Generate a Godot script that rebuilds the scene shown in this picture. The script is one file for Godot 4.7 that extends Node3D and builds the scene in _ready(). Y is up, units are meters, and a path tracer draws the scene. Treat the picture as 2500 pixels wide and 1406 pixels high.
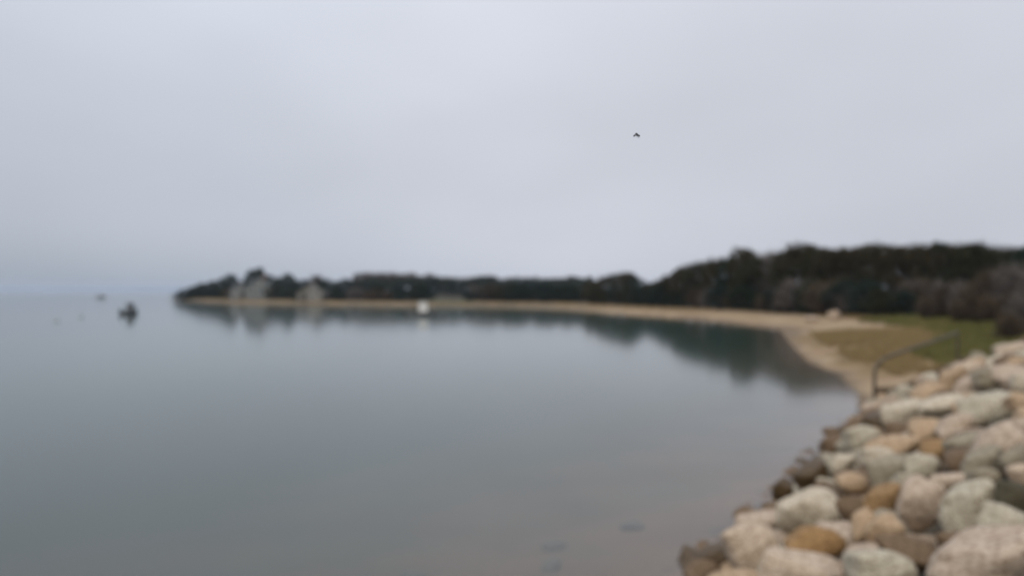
extends Node3D

const F := 1947.0        # focal length of the photograph in its own pixels
const EYE := 3.0         # eye height above the water
const HOR := 710.0       # photograph row of the horizon

var used := {}
var M := {}
var shore := PackedVector2Array()
var wob := FastNoiseLite.new()
var fine := FastNoiseLite.new()
# the stone slope: toe line, direction along it and direction up the slope
const TOE := Vector2(1.9, -8.5)
const ALONG := Vector2(0.512, -0.859)
const INLAND := Vector2(0.859, 0.512)
const REV_END := 13.4
const REV_RISE := 0.53
const REV_TOP := 1.85

# ---------------------------------------------------------------- mesh builder
class MB:
	var v := PackedVector3Array()
	var n := PackedVector3Array()
	var c := PackedColorArray()
	func tri(a: Vector3, b: Vector3, d: Vector3, na: Vector3, nb: Vector3, nd: Vector3) -> void:
		if (b - a).cross(d - a).dot(na + nb + nd) > 0.0:
			v.append_array([a, d, b]); n.append_array([na, nd, nb])
		else:
			v.append_array([a, b, d]); n.append_array([na, nb, nd])
	func flat(a: Vector3, b: Vector3, d: Vector3, out: Vector3) -> void:
		var k := (b - a).cross(d - a)
		if k.length_squared() < 1e-16: return
		k = k.normalized()
		if k.dot(out) < 0.0: k = -k
		tri(a, b, d, k, k, k)
	func quad(a: Vector3, b: Vector3, d: Vector3, e: Vector3, out: Vector3) -> void:
		flat(a, b, d, out); flat(a, d, e, out)
	func box(x: Transform3D, s: Vector3, bev := 0.0) -> void:
		# a box with chamfered edges
		var h := s * 0.5
		var b: float = minf(bev, minf(h.x, minf(h.y, h.z)) * 0.6)
		for ax in 3:
			for sg in [-1.0, 1.0]:
				var u := (ax + 1) % 3
				var w := (ax + 2) % 3
				var q := []
				for k in [[-1, -1], [1, -1], [1, 1], [-1, 1]]:
					var p := Vector3.ZERO
					p[ax] = sg * h[ax]; p[u] = k[0] * (h[u] - b); p[w] = k[1] * (h[w] - b)
					q.append(x * p)
				var o := Vector3.ZERO
				o[ax] = sg
				quad(q[0], q[1], q[2], q[3], x.basis * o)
		if b <= 0.0: return
		for ax in 3:
			var u := (ax + 1) % 3
			var w := (ax + 2) % 3
			for su in [-1.0, 1.0]:
				for sw in [-1.0, 1.0]:
					var q := []
					for k in [[-1, 0], [1, 0], [1, 1], [-1, 1]]:
						var p := Vector3.ZERO
						p[ax] = k[0] * (h[ax] - b)
						p[u] = su * (h[u] - (b if k[1] == 0 else 0.0))
						p[w] = sw * (h[w] - (0.0 if k[1] == 0 else b))
						q.append(x * p)
					var o := Vector3.ZERO
					o[u] = su; o[w] = sw
					quad(q[0], q[1], q[2], q[3], x.basis * o)
	func tube(pts: PackedVector3Array, rad: PackedFloat32Array, sides: int, cap := true) -> void:
		var up := Vector3(0.13, 0.97, 0.2)
		var rings := []
		for i in pts.size():
			var t := pts[mini(i + 1, pts.size() - 1)] - pts[maxi(i - 1, 0)]
			t = t.normalized()
			if absf(t.dot(up)) > 0.95: up = Vector3(0.98, 0.1, 0.15)
			var a := t.cross(up).normalized()
			var b := t.cross(a).normalized()
			var ring := []
			for k in sides:
				var an := TAU * k / sides
				ring.append(a * cos(an) + b * sin(an))
			rings.append(ring)
		for i in pts.size() - 1:
			for k in sides:
				var k2 := (k + 1) % sides
				var d0: Vector3 = rings[i][k]
				var d1: Vector3 = rings[i][k2]
				var e0: Vector3 = rings[i + 1][k]
				var e1: Vector3 = rings[i + 1][k2]
				var a := pts[i] + d0 * rad[i]
				var b := pts[i] + d1 * rad[i]
				var c2 := pts[i + 1] + e1 * rad[i + 1]
				var d := pts[i + 1] + e0 * rad[i + 1]
				tri(a, b, c2, d0, d1, e1); tri(a, c2, d, d0, e1, e0)
		if cap:
			for e in [0, pts.size() - 1]:
				var t := (pts[e] - pts[1 if e == 0 else e - 1]).normalized()
				for k in range(1, sides - 1):
					flat(pts[e] + rings[e][0] * rad[e], pts[e] + rings[e][k] * rad[e], pts[e] + rings[e][k + 1] * rad[e], t)
	func ball(x: Transform3D, seg := 12, rows := 8) -> void:
		var inv := x.basis.inverse().transposed()
		for i in rows:
			for j in seg:
				var q := []
				for k in [[0, 0], [1, 0], [1, 1], [0, 1]]:
					var th: float = PI * (i + k[0]) / rows
					var ph: float = TAU * (j + k[1]) / seg
					q.append(Vector3(sin(th) * cos(ph), cos(th), sin(th) * sin(ph)))
				var nn := []
				for p in q: nn.append((inv * p).normalized())
				if i > 0: tri(x * q[0], x * q[1], x * q[3], nn[0], nn[1], nn[3])
				if i < rows - 1: tri(x * q[1], x * q[2], x * q[3], nn[1], nn[2], nn[3])
	func mesh(m: Material) -> ArrayMesh:
		var arr := []
		arr.resize(Mesh.ARRAY_MAX)
		arr[Mesh.ARRAY_VERTEX] = v
		arr[Mesh.ARRAY_NORMAL] = n
		if c.size() == v.size(): arr[Mesh.ARRAY_COLOR] = c
		var out := ArrayMesh.new()
		out.add_surface_from_arrays(Mesh.PRIMITIVE_TRIANGLES, arr)
		out.surface_set_material(0, m)
		return out

func numbered(called: String) -> String:
	var k: int = used.get(called, 0)
	used[called] = k + 1
	return called if k == 0 else "%s_%03d" % [called, k]

func tag(o: Node, label: String, category: String, group := "", kind := "") -> void:
	if label: o.set_meta("label", label)
	if category: o.set_meta("category", category)
	if group: o.set_meta("group", group)
	if kind: o.set_meta("kind", kind)

func thing(called: String, label: String, category: String, at: Vector3, turn := 0.0, group := "") -> Node3D:
	var o := Node3D.new()
	o.name = numbered(called)
	add_child(o)
	o.position = at
	o.rotation.y = turn
	tag(o, label, category, group)
	return o

func part(called: String, mesh: Mesh, parent: Node, at := Vector3.ZERO) -> MeshInstance3D:
	var o := MeshInstance3D.new()
	o.mesh = mesh
	if parent == self:
		o.name = numbered(called)
		add_child(o)
	else:
		o.name = called
		parent.add_child(o, true)
	o.position = at
	return o

func T(p: Vector3, turn := Vector3.ZERO) -> Transform3D:
	return Transform3D(Basis.from_euler(turn), p)

# ---------------------------------------------------------------- materials
func noise_tex(freq: float, lo: float, hi: float, sd: int, normal := false, strength := 4.0, kind := FastNoiseLite.TYPE_SIMPLEX_SMOOTH, size := 512) -> NoiseTexture2D:
	var n := FastNoiseLite.new()
	n.seed = sd
	n.noise_type = kind
	n.frequency = freq
	n.fractal_octaves = 5
	var t := NoiseTexture2D.new()
	t.width = size; t.height = size
	t.seamless = true
	t.noise = n
	if normal:
		t.as_normal_map = true
		t.bump_strength = strength
	else:
		var g := Gradient.new()
		g.set_color(0, Color(lo, lo, lo)); g.set_color(1, Color(hi, hi, hi))
		t.color_ramp = g
	return t

func lin(r: float, g: float, b: float) -> Color:
	return Color(r, g, b).linear_to_srgb()

func mat(col: Color, rough: float, tex: Texture2D = null, scale := 1.0, nrm: Texture2D = null, ns := 1.0, world := false) -> StandardMaterial3D:
	var m := StandardMaterial3D.new()
	m.albedo_color = col
	m.roughness = rough
	m.metallic_specular = 0.4
	if tex or nrm:
		m.uv1_triplanar = true
		m.uv1_world_triplanar = world
		m.uv1_scale = Vector3.ONE * scale
	if tex: m.albedo_texture = tex
	if nrm:
		m.normal_enabled = true
		m.normal_texture = nrm
		m.normal_scale = ns
	return m

func make_materials() -> void:
	var speck := noise_tex(0.009, 0.74, 1.0, 11)
	var ramp: Gradient = speck.color_ramp
	ramp.set_color(0, Color(0.52, 0.46, 0.40))
	ramp.add_point(0.45, Color(0.86, 0.83, 0.79))
	ramp.add_point(0.62, Color(0.97, 0.95, 0.92))
	var rock_n := noise_tex(0.025, 0, 1, 12, true, 6.0)
	var grain := noise_tex(0.05, 0.75, 1.0, 13)
	var stones := {
		"white": lin(0.56, 0.515, 0.43), "pale": lin(0.51, 0.43, 0.35), "pink": lin(0.48, 0.405, 0.335), "greygreen": lin(0.47, 0.445, 0.37),
		"grey": lin(0.31, 0.285, 0.225), "tan": lin(0.45, 0.345, 0.24), "ochre": lin(0.31, 0.205, 0.105), "orange": lin(0.31, 0.195, 0.09),
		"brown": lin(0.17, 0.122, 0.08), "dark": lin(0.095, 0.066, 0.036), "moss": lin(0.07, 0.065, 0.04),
	}
	for k in stones:
		M[k] = mat(stones[k], 0.45 if k == "dark" else 0.88, speck, 1.3, rock_n, 0.7)
	M.ground = mat(Color.WHITE, 0.95, noise_tex(0.03, 0.8, 1.0, 14), 0.6, noise_tex(0.05, 0, 1, 15, true, 3.0), 0.6, true)
	M.ground.vertex_color_use_as_albedo = true
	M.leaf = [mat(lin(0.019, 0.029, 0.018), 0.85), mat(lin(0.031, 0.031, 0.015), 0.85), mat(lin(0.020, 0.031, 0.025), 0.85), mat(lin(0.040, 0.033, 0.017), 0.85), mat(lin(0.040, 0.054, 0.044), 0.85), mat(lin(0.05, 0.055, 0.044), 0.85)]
	M.twig = [mat(lin(0.084, 0.064, 0.045), 0.9), mat(lin(0.06, 0.046, 0.033), 0.9), mat(lin(0.12, 0.108, 0.098), 0.9)]
	for m in M.leaf + M.twig: m.metallic_specular = 0.12
	M.bark = mat(lin(0.045, 0.038, 0.03), 0.95)
	M.shingle = mat(lin(0.19, 0.205, 0.205), 0.9, grain, 0.8)
	M.shingle2 = mat(lin(0.20, 0.197, 0.18), 0.9, grain, 0.8)
	M.roof = mat(lin(0.15, 0.16, 0.17), 0.9, grain, 0.7)
	M.roof2 = mat(lin(0.22, 0.21, 0.19), 0.9, grain, 0.7)
	M.trim = mat(lin(0.55, 0.55, 0.52), 0.6)
	M.door = mat(lin(0.06, 0.055, 0.05), 0.6)
	M.brick = mat(lin(0.2, 0.1, 0.07), 0.9, grain, 2.0)
	M.pane = mat(lin(0.03, 0.035, 0.04), 0.08)
	M.metal = mat(lin(0.075, 0.06, 0.04), 0.5, grain, 3.0)
	M.timber = mat(lin(0.11, 0.075, 0.045), 0.9, grain, 2.0, rock_n, 0.5)
	M.hullgrey = mat(lin(0.17, 0.18, 0.18), 0.4, grain, 0.6)
	M.hullpale = mat(lin(0.2, 0.21, 0.22), 0.5, grain, 0.6)
	M.hulldark = mat(lin(0.14, 0.15, 0.155), 0.4, grain, 0.6)
	M.hullwhite = mat(lin(0.72, 0.72, 0.69), 0.35, grain, 0.5)
	M.black = mat(lin(0.02, 0.02, 0.022), 0.4)
	M.buoy = mat(lin(0.46, 0.50, 0.53), 0.5, grain, 2.0)
	M.insect = mat(lin(0.035, 0.038, 0.046), 0.45)
	M.wing = mat(lin(0.09, 0.09, 0.10), 0.3)
	M.drygrass = mat(lin(0.245, 0.18, 0.082), 0.9)
	M.greengrass = mat(lin(0.125, 0.12, 0.036), 0.9)
	M.weed = mat(lin(0.085, 0.08, 0.06), 0.9, grain, 1.0)
	M.hill = mat(lin(0.03, 0.038, 0.04), 1.0)
	# calm water: clear, faintly green, with small ripples
	var w := StandardMaterial3D.new()
	w.transparency = BaseMaterial3D.TRANSPARENCY_ALPHA
	w.albedo_color = Color(0.2, 0.3, 0.28, 0.02)
	w.roughness = 0.075
	w.metallic_specular = 0.478
	w.uv1_triplanar = true
	w.uv1_world_triplanar = true
	w.uv1_scale = Vector3(0.09, 0.2, 0.2)
	w.normal_enabled = true
	w.normal_texture = noise_tex(0.008, 0, 1, 21, true, 2.0, FastNoiseLite.TYPE_SIMPLEX_SMOOTH, 1024)
	w.normal_scale = 0.105
	M.water = w

# ---------------------------------------------------------------- land
func ss(a: float, b: float, x: float) -> float:
	return smoothstep(a, b, x)

func shore_dist(p: Vector2) -> float:
	var best := 1e18
	var inside := false
	var j := shore.size() - 1
	for i in shore.size():
		var a := shore[j]
		var b := shore[i]
		var ab := b - a
		var t := clampf((p - a).dot(ab) / ab.length_squared(), 0.0, 1.0)
		best = minf(best, p.distance_squared_to(a + ab * t))
		if (b.y > p.y) != (a.y > p.y) and p.x < (a.x - b.x) * (p.y - b.y) / (a.y - b.y) + b.x:
			inside = not inside
		j = i
	return sqrt(best) * (1.0 if inside else -1.0)

func rev_coords(p: Vector2) -> Vector2:
	return Vector2((p - TOE).dot(ALONG), (p - TOE).dot(INLAND))

func height(p: Vector2, s: float) -> float:
	var h := 0.0
	if s < 0.0:
		h = -0.03 - 0.095 * -s if s > -14.0 else -1.36 - 0.06 * (-s - 14.0)
		h = maxf(h, -2.9)
		h += 0.03 * wob.get_noise_2d(p.x * 3.0, p.y * 3.0) * ss(0.0, 3.0, -s)
	else:
		h = 0.85 * (1.0 - exp(-s / 5.5)) + 0.006 * minf(s, 80.0)
		h += 1.15 * ss(6.5, 17.0, s) * ss(-62.0, -44.0, p.y) * ss(5.0, 12.0, p.x)
		h += 0.09 * wob.get_noise_2d(p.x * 2.0, p.y * 2.0) * ss(0.5, 4.0, s)
		h += 1.6 * ss(20.0, 90.0, s) * ss(-160.0, -230.0, p.y)
	var r := rev_coords(p)
	if r.x > -40.0 and r.x < REV_END + 2.0 and r.y > -1.0:
		var top: float = minf(r.y * REV_RISE, REV_TOP)
		var e := ss(REV_END + 1.3, REV_END - 0.2, r.x)
		if top * e > h - 0.2:
			h = maxf(h, top * e - 0.22)
	return h

func zone(p: Vector2, s: float) -> int:
	# 0 sand, 1 dry grass, 2 green grass, 3 woodland floor, 4 sea bed, 5 earth under the stone slope, 6 wet sand
	if s < 0.0: return 4
	var r := rev_coords(p)
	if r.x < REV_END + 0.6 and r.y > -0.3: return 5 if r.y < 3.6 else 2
	var k := wob.get_noise_2d(p.x * 4.0, p.y * 4.0)
	var dry := PackedVector2Array([Vector2(16.4, -44.5), Vector2(17.3, -49.5), Vector2(19.0, -51.5), Vector2(21.0, -49.5), Vector2(23.6, -45.5), Vector2(21.8, -41), Vector2(18.0, -34.3), Vector2(13.0, -25.6), Vector2(11.7, -26.9), Vector2(13.6, -33)])
	if Geometry2D.is_point_in_polygon(p + Vector2(k, k * 0.6), dry): return 1 if fine.get_noise_2d(p.x * 1.5, p.y * 1.5) < 0.42 else 0
	if p.x > 16.5 and p.x > 0.47 * -p.y + 1.6 and p.y > -44.0 and p.y < -25.0 and s + k > 3.5: return 2
	if p.y > -47.0 and p.x > 5.0:
		if s + k < 0.35: return 6
		return 0 if s + k * 1.2 < (3.2 if p.y > -26.0 else 2.4) else (2 if fine.get_noise_2d(p.x * 0.8, p.y * 0.8) > -0.12 else 1)
	if s + k * 1.5 < (1.3 if p.y > -90.0 else 0.6): return 6
	if p.y < -140.0 and p.x > -19.0 and p.x < -8.0 and s > 4.0 and s < 13.0: return 2
	if s + k * 2.0 < (7.2 if p.y > -95.0 else 4.0): return 0
	if p.y > -66.0 and p.x > 5.0: return 2 if fine.get_noise_2d(p.x, p.y) > -0.3 else 1
	return 1 if s + k * 2.0 < 9.5 else 3

func land_colour(p: Vector2, s: float) -> Color:
	var z := zone(p, s)
	var k := fine.get_noise_2d(p.x * 3.0, p.y * 3.0)
	match z:
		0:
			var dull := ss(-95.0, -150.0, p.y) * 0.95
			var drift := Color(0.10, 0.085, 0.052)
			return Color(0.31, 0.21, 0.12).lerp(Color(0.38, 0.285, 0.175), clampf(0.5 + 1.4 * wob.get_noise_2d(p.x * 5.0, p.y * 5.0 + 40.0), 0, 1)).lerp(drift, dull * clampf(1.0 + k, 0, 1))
		1: return Color(0.19, 0.125, 0.055).lerp(Color(0.27, 0.185, 0.09), clampf(0.5 + k, 0, 1))
		2: return Color(0.085, 0.075, 0.027).lerp(Color(0.15, 0.115, 0.045), clampf(0.5 + k, 0, 1))
		3: return Color(0.05, 0.045, 0.028)
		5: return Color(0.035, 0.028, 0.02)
		6: return Color(0.17, 0.12, 0.073).lerp(Color(0.23, 0.165, 0.105), clampf(0.5 + k, 0, 1))
	# sea bed: sand with scattered small patches of weed
	var sand := Color(0.165, 0.108, 0.066).lerp(Color(0.12, 0.08, 0.049), clampf(0.5 + 1.5 * k, 0, 1))
	var bed := wob.get_noise_2d(p.x * 6.0, p.y * 6.0) + 0.5 * fine.get_noise_2d(p.x * 2.0, p.y * 2.0)
	return sand.lerp(Color(0.09, 0.095, 0.065), 0.5 * ss(0.1, 0.5, bed))

func lines(cuts: Array) -> PackedFloat32Array:
	# grid lines: rows of [to, step]
	var out := PackedFloat32Array([cuts[0]])
	var at: float = cuts[0]
	for i in range(1, cuts.size()):
		var n := maxi(1, roundi(absf(cuts[i][0] - at) / cuts[i][1]))
		for k in range(1, n + 1): out.append(lerpf(at, cuts[i][0], float(k) / n))
		at = cuts[i][0]
	return out

func build_land() -> void:
	for q in [[1790, 1290], [1895, 1200], [1960, 1130], [2040, 1060], [2094, 1005], [2090, 957], [2046, 915], [1976, 887], [1938, 852], [1916, 822], [1905, 806], [1800, 790], [1650, 776], [1500, 765], [1380, 756], [1250, 750], [1100, 747], [950, 747], [800, 745], [650, 743], [520, 740], [440, 735]]:
		var d: float = EYE * F / (q[1] - HOR)
		shore.append(Vector2((q[0] - 1250.0) / F * d, -d))
	shore.append_array([Vector2(-112, -258), Vector2(-100, -300), Vector2(-70, -420), Vector2(320, -420), Vector2(320, 60), Vector2(-36, 58), TOE - ALONG * 40.0, TOE])
	var xs := lines([-14000.0, [-2000, 4000], [-300, 600], [-130, 14], [-50, 2.5], [-4, 1.5], [28, 0.4], [50, 1.2], [130, 4], [330, 25], [2000, 600], [14000, 4000]])
	var zs := lines([14000.0, [2000, 4000], [60, 500], [12, 6], [-46, 0.4], [-70, 0.8], [-120, 1.6], [-260, 2.5], [-430, 12], [-2000, 500], [-14000, 4000]])
	var w := xs.size()
	var pos := PackedVector3Array()
	var col := PackedColorArray()
	for z in zs:
		for x in xs:
			var p := Vector2(x, z)
			var s := shore_dist(p)
			pos.append(Vector3(x, height(p, s), z))
			col.append(land_colour(p, s))
	var nor := PackedVector3Array()
	var idx := PackedInt32Array()
	for j in zs.size():
		for i in w:
			var a := pos[j * w + mini(i + 1, w - 1)] - pos[j * w + maxi(i - 1, 0)]
			var b := pos[mini(j + 1, zs.size() - 1) * w + i] - pos[maxi(j - 1, 0) * w + i]
			var n := a.cross(b).normalized()
			nor.append(n if n.y > 0 else -n)
			if i < w - 1 and j < zs.size() - 1:
				var k := j * w + i
				# z runs towards -z, so this order is clockwise seen from above
				idx.append_array([k, k + w, k + 1, k + 1, k + w, k + w + 1])
	var arr := []
	arr.resize(Mesh.ARRAY_MAX)
	arr[Mesh.ARRAY_VERTEX] = pos; arr[Mesh.ARRAY_NORMAL] = nor; arr[Mesh.ARRAY_COLOR] = col; arr[Mesh.ARRAY_INDEX] = idx
	var me := ArrayMesh.new()
	me.add_surface_from_arrays(Mesh.PRIMITIVE_TRIANGLES, arr)
	me.surface_set_material(0, M.ground)
	var g := part("ground", me, self)
	tag(g, "sandy beach, grassy bank and sea bed around the bay", "ground", "", "structure")
	var b := MB.new()
	b.quad(Vector3(-14000, 0, 14000), Vector3(14000, 0, 14000), Vector3(14000, 0, -14000), Vector3(-14000, 0, -14000), Vector3.UP)
	tag(part("water", b.mesh(M.water), self), "calm grey-blue water of the bay", "water", "", "structure")
	# the murk of the water itself
	var murk := FogVolume.new()
	murk.name = "water_murk"
	murk.shape = RenderingServer.FOG_VOLUME_SHAPE_BOX
	murk.size = Vector3(900, 3.2, 900)
	murk.position = Vector3(0, -1.63, -150)
	var fm := FogMaterial.new()
	fm.density = 0.42
	fm.albedo = Color(lin(0.034, 0.105, 0.08))
	murk.material = fm
	add_child(murk)
	tag(murk, "", "", "", "structure")
	# the faint land across the open water
	b = MB.new()
	var prev := []
	for i in 90:
		var x := -9500.0 + i * 85.0
		var hh := maxf(3.0, 15.0 + 9.0 * wob.get_noise_2d(x * 0.02, 7.0) + 9.0 * fine.get_noise_2d(x * 0.02, 3.0)) * ss(-1900.0, -2900.0, x)
		var row := [Vector3(x, -2, -9000), Vector3(x, 0.4 * hh, -9020), Vector3(x, hh, -9150), Vector3(x, 0.6 * hh, -9400), Vector3(x, -2, -9600)]
		if prev:
			for k in 4: b.quad(prev[k], row[k], row[k + 1], prev[k + 1], Vector3(0, 1, 0.6 - 0.4 * k))
		prev = row
	tag(part("far_shore", b.mesh(M.hill), self), "faint low land on the horizon across the open water at left", "hills", "", "structure")

func land_at(x: float, z: float) -> float:
	var p := Vector2(x, z)
	return height(p, shore_dist(p))

func seen(px: float, d: float) -> Vector3:
	var x := (px - 1250.0) / F * d
	return Vector3(x, land_at(x, -d), -d)

# ---------------------------------------------------------------- trees
func leaf_crown(sd: int, clumps: int, leaves: int, wide: float, y0: float, form: String, size: float, m: Material) -> ArrayMesh:
	var r := RandomNumberGenerator.new()
	r.seed = sd
	var b := MB.new()
	for i in clumps:
		var u := r.randf()
		var prof: float
		if form == "cone": prof = 1.05 - u
		elif form == "umbrella": prof = sqrt(maxf(0.05, 1.0 - pow(1.7 * u - 0.85, 2.0)))
		else: prof = sqrt(maxf(0.03, 1.0 - pow(2.0 * u - 1.0, 2.0)))
		var an := r.randf() * TAU
		var rad := prof * wide * sqrt(r.randf_range(0.0, 1.0))
		var c := Vector3(cos(an) * rad, lerpf(y0, 0.97, u), sin(an) * rad)
		var cr := r.randf_range(0.05, 0.11) * (0.7 if form == "cone" else 1.0)
		for k in leaves:
			var d := Vector3(r.randfn(), r.randfn() * 0.7, r.randfn()) * cr * 0.55
			var a := Vector3(r.randfn(), r.randfn(), r.randfn()).normalized() * size * r.randf_range(0.6, 1.5)
			var e := Vector3(r.randfn(), r.randfn(), r.randfn()).cross(a).normalized() * size * 0.45
			var p := c + d
			if p.y < 0.02: continue
			b.quad(p - a, p + e, p + a, p - e, Vector3.UP)
	return b.mesh(m)

func twig_crown(sd: int, count: int, wide: float, y0: float, m: Material) -> ArrayMesh:
	var r := RandomNumberGenerator.new()
	r.seed = sd
	var b := MB.new()
	for i in count:
		# a branch reaching out and up, with side twigs
		var an := r.randf() * TAU
		var u := r.randf()
		var p := Vector3(cos(an) * 0.02, lerpf(y0 * 0.6, 0.6, u), sin(an) * 0.02)
		var out := wide * r.randf_range(0.55, 1.0) * sqrt(maxf(0.1, 1.0 - pow(u * 1.3 - 0.4, 2.0)))
		var e := Vector3(cos(an) * out, minf(1.0, lerpf(y0, 0.85, u) + r.randf_range(0.05, 0.3)), sin(an) * out)
		var mid := p.lerp(e, 0.5) + Vector3(r.randfn(), r.randfn(), r.randfn()) * 0.02
		b.tube(PackedVector3Array([p, mid, e]), PackedFloat32Array([0.009, 0.006, 0.002]), 3, false)
		for k in 22:
			var t := r.randf_range(0.25, 1.0)
			var s := (p.lerp(mid, t * 2.0) if t < 0.5 else mid.lerp(e, t * 2.0 - 1.0))
			var d := (Vector3(r.randfn(), r.randfn() * 0.7 + 0.5, r.randfn()).normalized() + (e - p).normalized() * 0.6) * r.randf_range(0.05, 0.14)
			var sd2 := d.cross(Vector3(r.randfn(), r.randfn(), r.randfn())).normalized() * 0.0055
			b.quad(s - sd2, s + sd2, s + d + sd2 * 0.3, s + d - sd2 * 0.3, Vector3.UP)
	return b.mesh(m)

func trunk_mesh(sd: int, stems: int, r0: float, tall: float, spread: float) -> ArrayMesh:
	var r := RandomNumberGenerator.new()
	r.seed = sd
	var b := MB.new()
	for i in stems:
		var an := TAU * i / stems + r.randf()
		var lean := Vector3(cos(an), 0, sin(an)) * (spread if stems > 1 else spread * 0.3)
		var pts := PackedVector3Array()
		var rad := PackedFloat32Array()
		for k in 6:
			var t := k / 5.0
			pts.append(Vector3(0, -0.03 + tall * t, 0) + lean * t * t + Vector3(r.randfn(), 0, r.randfn()) * 0.008 * t)
			rad.append(r0 * (1.0 - 0.75 * t) / sqrt(float(stems)))
		b.tube(pts, rad, 7)
		for k in 4:
			var t := r.randf_range(0.4, 0.95)
			var o := pts[int(t * 5)]
			var a2 := r.randf() * TAU
			b.tube(PackedVector3Array([o, o + Vector3(cos(a2) * 0.1, 0.07, sin(a2) * 0.1), o + Vector3(cos(a2) * 0.2, 0.17, sin(a2) * 0.2)]), PackedFloat32Array([r0 * 0.4, r0 * 0.25, r0 * 0.1]), 5, false)
	return b.mesh(M.bark)

var proto := {}
func plant(kind: String, variant: int, called: String, at: Vector3, tall: float, wide: float, turn: float, label: String, category: String, group: String) -> void:
	var key := "%s%d" % [kind, variant]
	if not proto.has(key):
		var sd := hash(key)
		var crown: Mesh
		var trunk: Mesh
		match kind:
			"evergreen":
				crown = leaf_crown(sd, 130, 55, 0.36, 0.1, "round" if variant % 2 == 0 else "umbrella", 0.021, M.leaf[variant % 6]); trunk = trunk_mesh(sd, 1, 0.028, 0.8, 0.1)
			"spire":
				crown = leaf_crown(sd, 110, 55, 0.26, 0.06, "cone", 0.018, M.leaf[variant % 6]); trunk = trunk_mesh(sd, 1, 0.025, 0.9, 0.02)
			"bare":
				crown = twig_crown(sd, 150, 0.34, 0.2, M.twig[variant % 3]); trunk = trunk_mesh(sd, 1, 0.026, 0.75, 0.12)
			"thicket":
				crown = twig_crown(sd, 170, 0.62, 0.03, M.twig[variant % 3]); trunk = trunk_mesh(sd, 5, 0.04, 0.6, 0.3)
			"bush":
				crown = leaf_crown(sd, 90, 55, 0.55, 0.06, "round", 0.028, M.leaf[variant % 6]); trunk = trunk_mesh(sd, 4, 0.04, 0.6, 0.25)
		proto[key] = [crown, trunk]
	var o := thing(called, label, category, at, turn, group)
	o.scale = Vector3(tall * wide, tall, tall * wide)
	part("crown", proto[key][0], o)
	part("trunk", proto[key][1], o)

const NTH := ["first", "second", "third", "fourth", "fifth", "sixth", "seventh", "eighth", "ninth", "tenth", "eleventh", "twelfth", "thirteenth", "fourteenth", "fifteenth", "sixteenth", "seventeenth", "eighteenth", "nineteenth", "twentieth"]
func nth(k: int) -> String:
	if k < 20: return NTH[k]
	var tens: String = ["twent", "thirt", "fort", "fift", "sixt", "sevent", "eight", "ninet"][mini((k + 1) / 10 - 2, 7)]
	return tens + ("ieth" if (k + 1) % 10 == 0 else "y-" + NTH[k % 10])

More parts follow.
